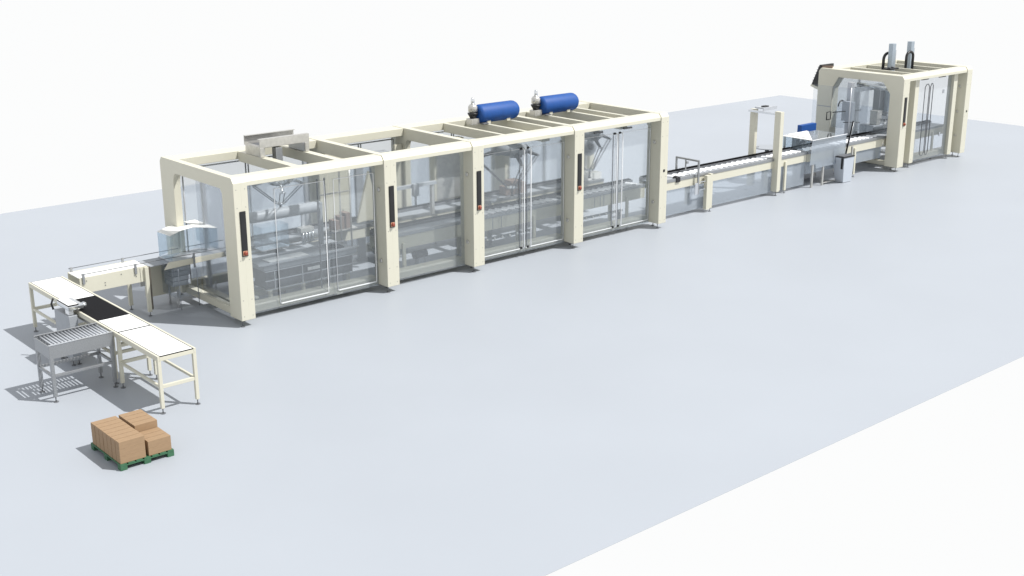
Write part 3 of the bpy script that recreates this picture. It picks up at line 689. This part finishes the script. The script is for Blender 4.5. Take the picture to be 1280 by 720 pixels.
for y, z in ((.19, .55), (.19, 1.15), (.19, 1.78)):
    MB().lathe([(.03, 0), (.03, -.015), (.02, -.02)], (GX0 + .001, y, z), 'x', 16).build('hinge_knob', 'bracket', t)
for x, z in ((19.55, 1.68), (19.55, .62)): MB().box(x, x + .07, .185, .198, z, z + .09, .004).build('door_magnet', 'grey', t)
# lift columns, hoses on the roof
for k, (x, lb) in enumerate(((18.80, 'left'), (19.62, 'right'))):
    c = thing('lift_column', (x, 1.2, 1.2), f'{lb} one of two aluminium lift columns standing up through the far machine roof', 'column', 'lift columns of the far machine')
    MB().box(x - .11, x + .03, 1.14, 1.26, 1.2, 2.86, .006).build('column_profile', 'alu', c)
    MB().box(x + .032, x + .075, 1.15, 1.25, 1.9, 2.70 - .0, .004).build('slide_rail', 'sheet', c)
    MB().box(x - .2, x + .2, 1.10, 1.30, 1.1, 1.2, .004).build('base_plate', 'grey', c)
def hose_loop(x0, x1, y, z0, z1, r, label):
    k = (x1 - x0) / 2
    pts = [(x0, y, z0)] + [(x0 + k - k * math.cos(math.radians(a)), y, z1 - k * .8 + k * .8 * math.sin(math.radians(a))) for a in range(0, 181, 20)] + [(x1, y, z0)]
    r *= .72
    solo(MB().tube(pts, r, 10), 'cable_chain', 'black', (x0, y, z0), label, 'cable chain', 'black hose loops on the roof')
hose_loop(18.62, 18.98, 1.33, 2.10, 2.62, .05, 'black cable loop behind the left lift column on the far roof')
hose_loop(19.13, 19.43, 1.02, 2.20, 2.64, .045, 'free standing black cable loop between the two lift columns')
t = thing('valve_block', (18.3, 1.0, 2.26), 'flat black valve block on the far roof beside the left lift column', 'valve block')
MB().box(18.35, 18.72, .95, 1.15, 2.262, 2.30, .006).build('block_body', 'black', t)
MB().cyl((18.45, 1.05, 2.30), .03, .03).cyl((18.6, 1.05, 2.30), .03, .03).build('valve_knob', 'darkgrey', t)
t = thing('cooling_unit', (17.6, 2.42, 1.8), 'black slanted box with cream lip on the rear upper corner of the far machine', 'hopper')
MB().prism([(2.40, 2.31), (2.10, 2.335), (2.10, 2.28), (2.402, 2.20)], 'x', 17.60, 17.63).build('top_flange', 'brown', t)
MB().prism([(2.402, 2.33), (2.46, 2.33), (2.66, 1.84), (2.402, 1.78)], 'x', 17.58, 18.10, .004).build('unit_body', 'black', t)
MB().prism([(2.402, 1.775), (2.66, 1.835), (2.68, 1.79), (2.402, 1.70)], 'x', 17.56, 18.12, .003).build('bottom_lip', 'cream', t)
ribs = MB()
for k in range(6):
    f = k / 6; ribs.box(17.568, 17.578, 2.47 + f * .16 - .01, 2.48 + f * .16 + .015, 2.26 - f * .4, 2.28 - f * .4)
ribs.build('cooling_fins', 'darkgrey', t)
# inside the far machine
conveyor('case_conveyor', 17.50, 20.2, .42, .90, .81, 'conveyor continuing inside the far machine enclosure', .58, (18.0, 19.6))
t = thing('packing_robot', (18.4, 1.2, 0), 'grey gantry packing unit inside the far machine', 'robot')
MB().box(17.9, 20.1, 1.50, 1.62, 1.72, 1.84, .006).build('gantry_beam', 'sheet', t)
MB().box(17.9, 18.0, 1.50, 1.62, 0, 1.72, .006).box(20.0, 20.1, 1.50, 1.62, 0, 1.72, .006).build('gantry_leg', 'grey', t)
MB().box(18.55, 18.85, 1.30, 1.49, 1.15, 1.80, .01).build('carriage', 'grey', t)
MB().tube([(18.0, .7, 1.86), (18.0, 1.6, 1.90)], .05, 14).build('air_cylinder', 'chrome', t)
MB().box(18.45, 18.95, 1.05, 1.45, 1.05, 1.12, .004).build('gripper_plate', 'sheet', t)
for k in range(4): MB().cyl((18.5 + k * .12, 1.1, .95), .015, .10).build('suction_cup', 'black', t)
MB().box(17.9, 18.3, 1.0, 1.4, .05, .95, .01).build('drive_cabinet', 'panel', t)
MB().box(18.0, 18.2, .98, .999, 1.10, 1.30, .004).box(18.02, 18.18, 1.0, 1.2, .95, 1.30, .01).build('control_box', 'bracket', t)
for x, lb in ((18.35, 'left'), (18.7, 'middle'), (19.05, 'right')):
    c = thing('case', (x, 1.0, .95), f'{lb} one of three pale open cases on the shelf inside the far machine', 'case', 'pale cases inside the far machine')
    MB().box(x, x + .26, .98, 1.28, .84, .86, .003).box(x, x + .26, .98, .988, .86, 1.0).box(x, x + .26, 1.272, 1.28, .86, 1.0).box(x, x + .008, .988, 1.272, .86, 1.0).box(x + .252, x + .26, .988, 1.272, .86, 1.0).build('case_wall', 'pack', c)
t = thing('case_shelf', (18.3, .95, 0), 'grey shelf carrying the pale cases inside the far machine', 'shelf')
MB().box(18.3, 19.4, .95, 1.32, .80, .838, .004).build('shelf_board', 'grey', t)
for x in (18.34, 19.3): MB().box(x, x + .05, 1.1, 1.15, 0, .80).build('leg', 'grey', t)

# ------------------------------------------------------------------ light, world, camera
w = bpy.data.worlds.new('World'); scn.world = w; w.use_nodes = True
nt = w.node_tree; bg = nt.nodes['Background']; bg.inputs['Strength'].default_value = 1.0
tc = nt.nodes.new('ShaderNodeTexCoord'); sx = nt.nodes.new('ShaderNodeSeparateXYZ'); rp = nt.nodes.new('ShaderNodeValToRGB')
nt.links.new(tc.outputs['Generated'], sx.inputs[0]); nt.links.new(sx.outputs['Z'], rp.inputs['Fac'])   # plain white backdrop, no wall; overhead dimmed to deepen the shadows
rp.color_ramp.elements[0].position = .10; rp.color_ramp.elements[0].color = (.975, .98, .98, 1)
rp.color_ramp.elements[1].position = .75; rp.color_ramp.elements[1].color = (.675, .70, .74, 1)
nt.links.new(rp.outputs['Color'], bg.inputs['Color'])
sun = bpy.data.lights.new('key_light', 'SUN'); sun.energy = 4.85; sun.angle = math.radians(.6); sun.color = (1, .985, .96)
so = bpy.data.objects.new('key_light', sun); col.objects.link(so); so.location = (4, -6, 10)
so.rotation_euler = Vector((-.42, .53, -1)).to_track_quat('-Z', 'Y').to_euler()

F = dict(f=1537.673, cx=-8.3709, cy=-15.8115, cz=5.8954, yaw=.714020522619908, p=-.29401604732365333, r=-.003031690182597223)
fw = Vector((math.sin(F['yaw']) * math.cos(F['p']), math.cos(F['yaw']) * math.cos(F['p']), math.sin(F['p'])))
rt = Vector((math.cos(F['yaw']), -math.sin(F['yaw']), 0)); up = rt.cross(fw)
R = rt * math.cos(F['r']) + up * math.sin(F['r']); U = -rt * math.sin(F['r']) + up * math.cos(F['r'])
cam = bpy.data.cameras.new('camera'); co = bpy.data.objects.new('camera', cam); col.objects.link(co)
mw = Matrix((R, U, -fw)).transposed().to_4x4(); mw.translation = Vector((F['cx'], F['cy'], F['cz'])); co.matrix_world = mw
cam.sensor_width = 36; cam.lens = F['f'] / 1280 * 36; cam.clip_end = 500; cam.clip_start = .1
scn.camera = co
scn.render.engine = 'CYCLES'
scn.cycles.caustics_refractive = False; scn.cycles.caustics_reflective = False
scn.cycles.transparent_max_bounces = 48; scn.cycles.max_bounces = 20; scn.cycles.transmission_bounces = 20; scn.cycles.diffuse_bounces = 5; scn.cycles.glossy_bounces = 5
scn.view_settings.view_transform = 'Standard'; scn.view_settings.look = 'None'; scn.view_settings.exposure = 0; scn.view_settings.gamma = 1
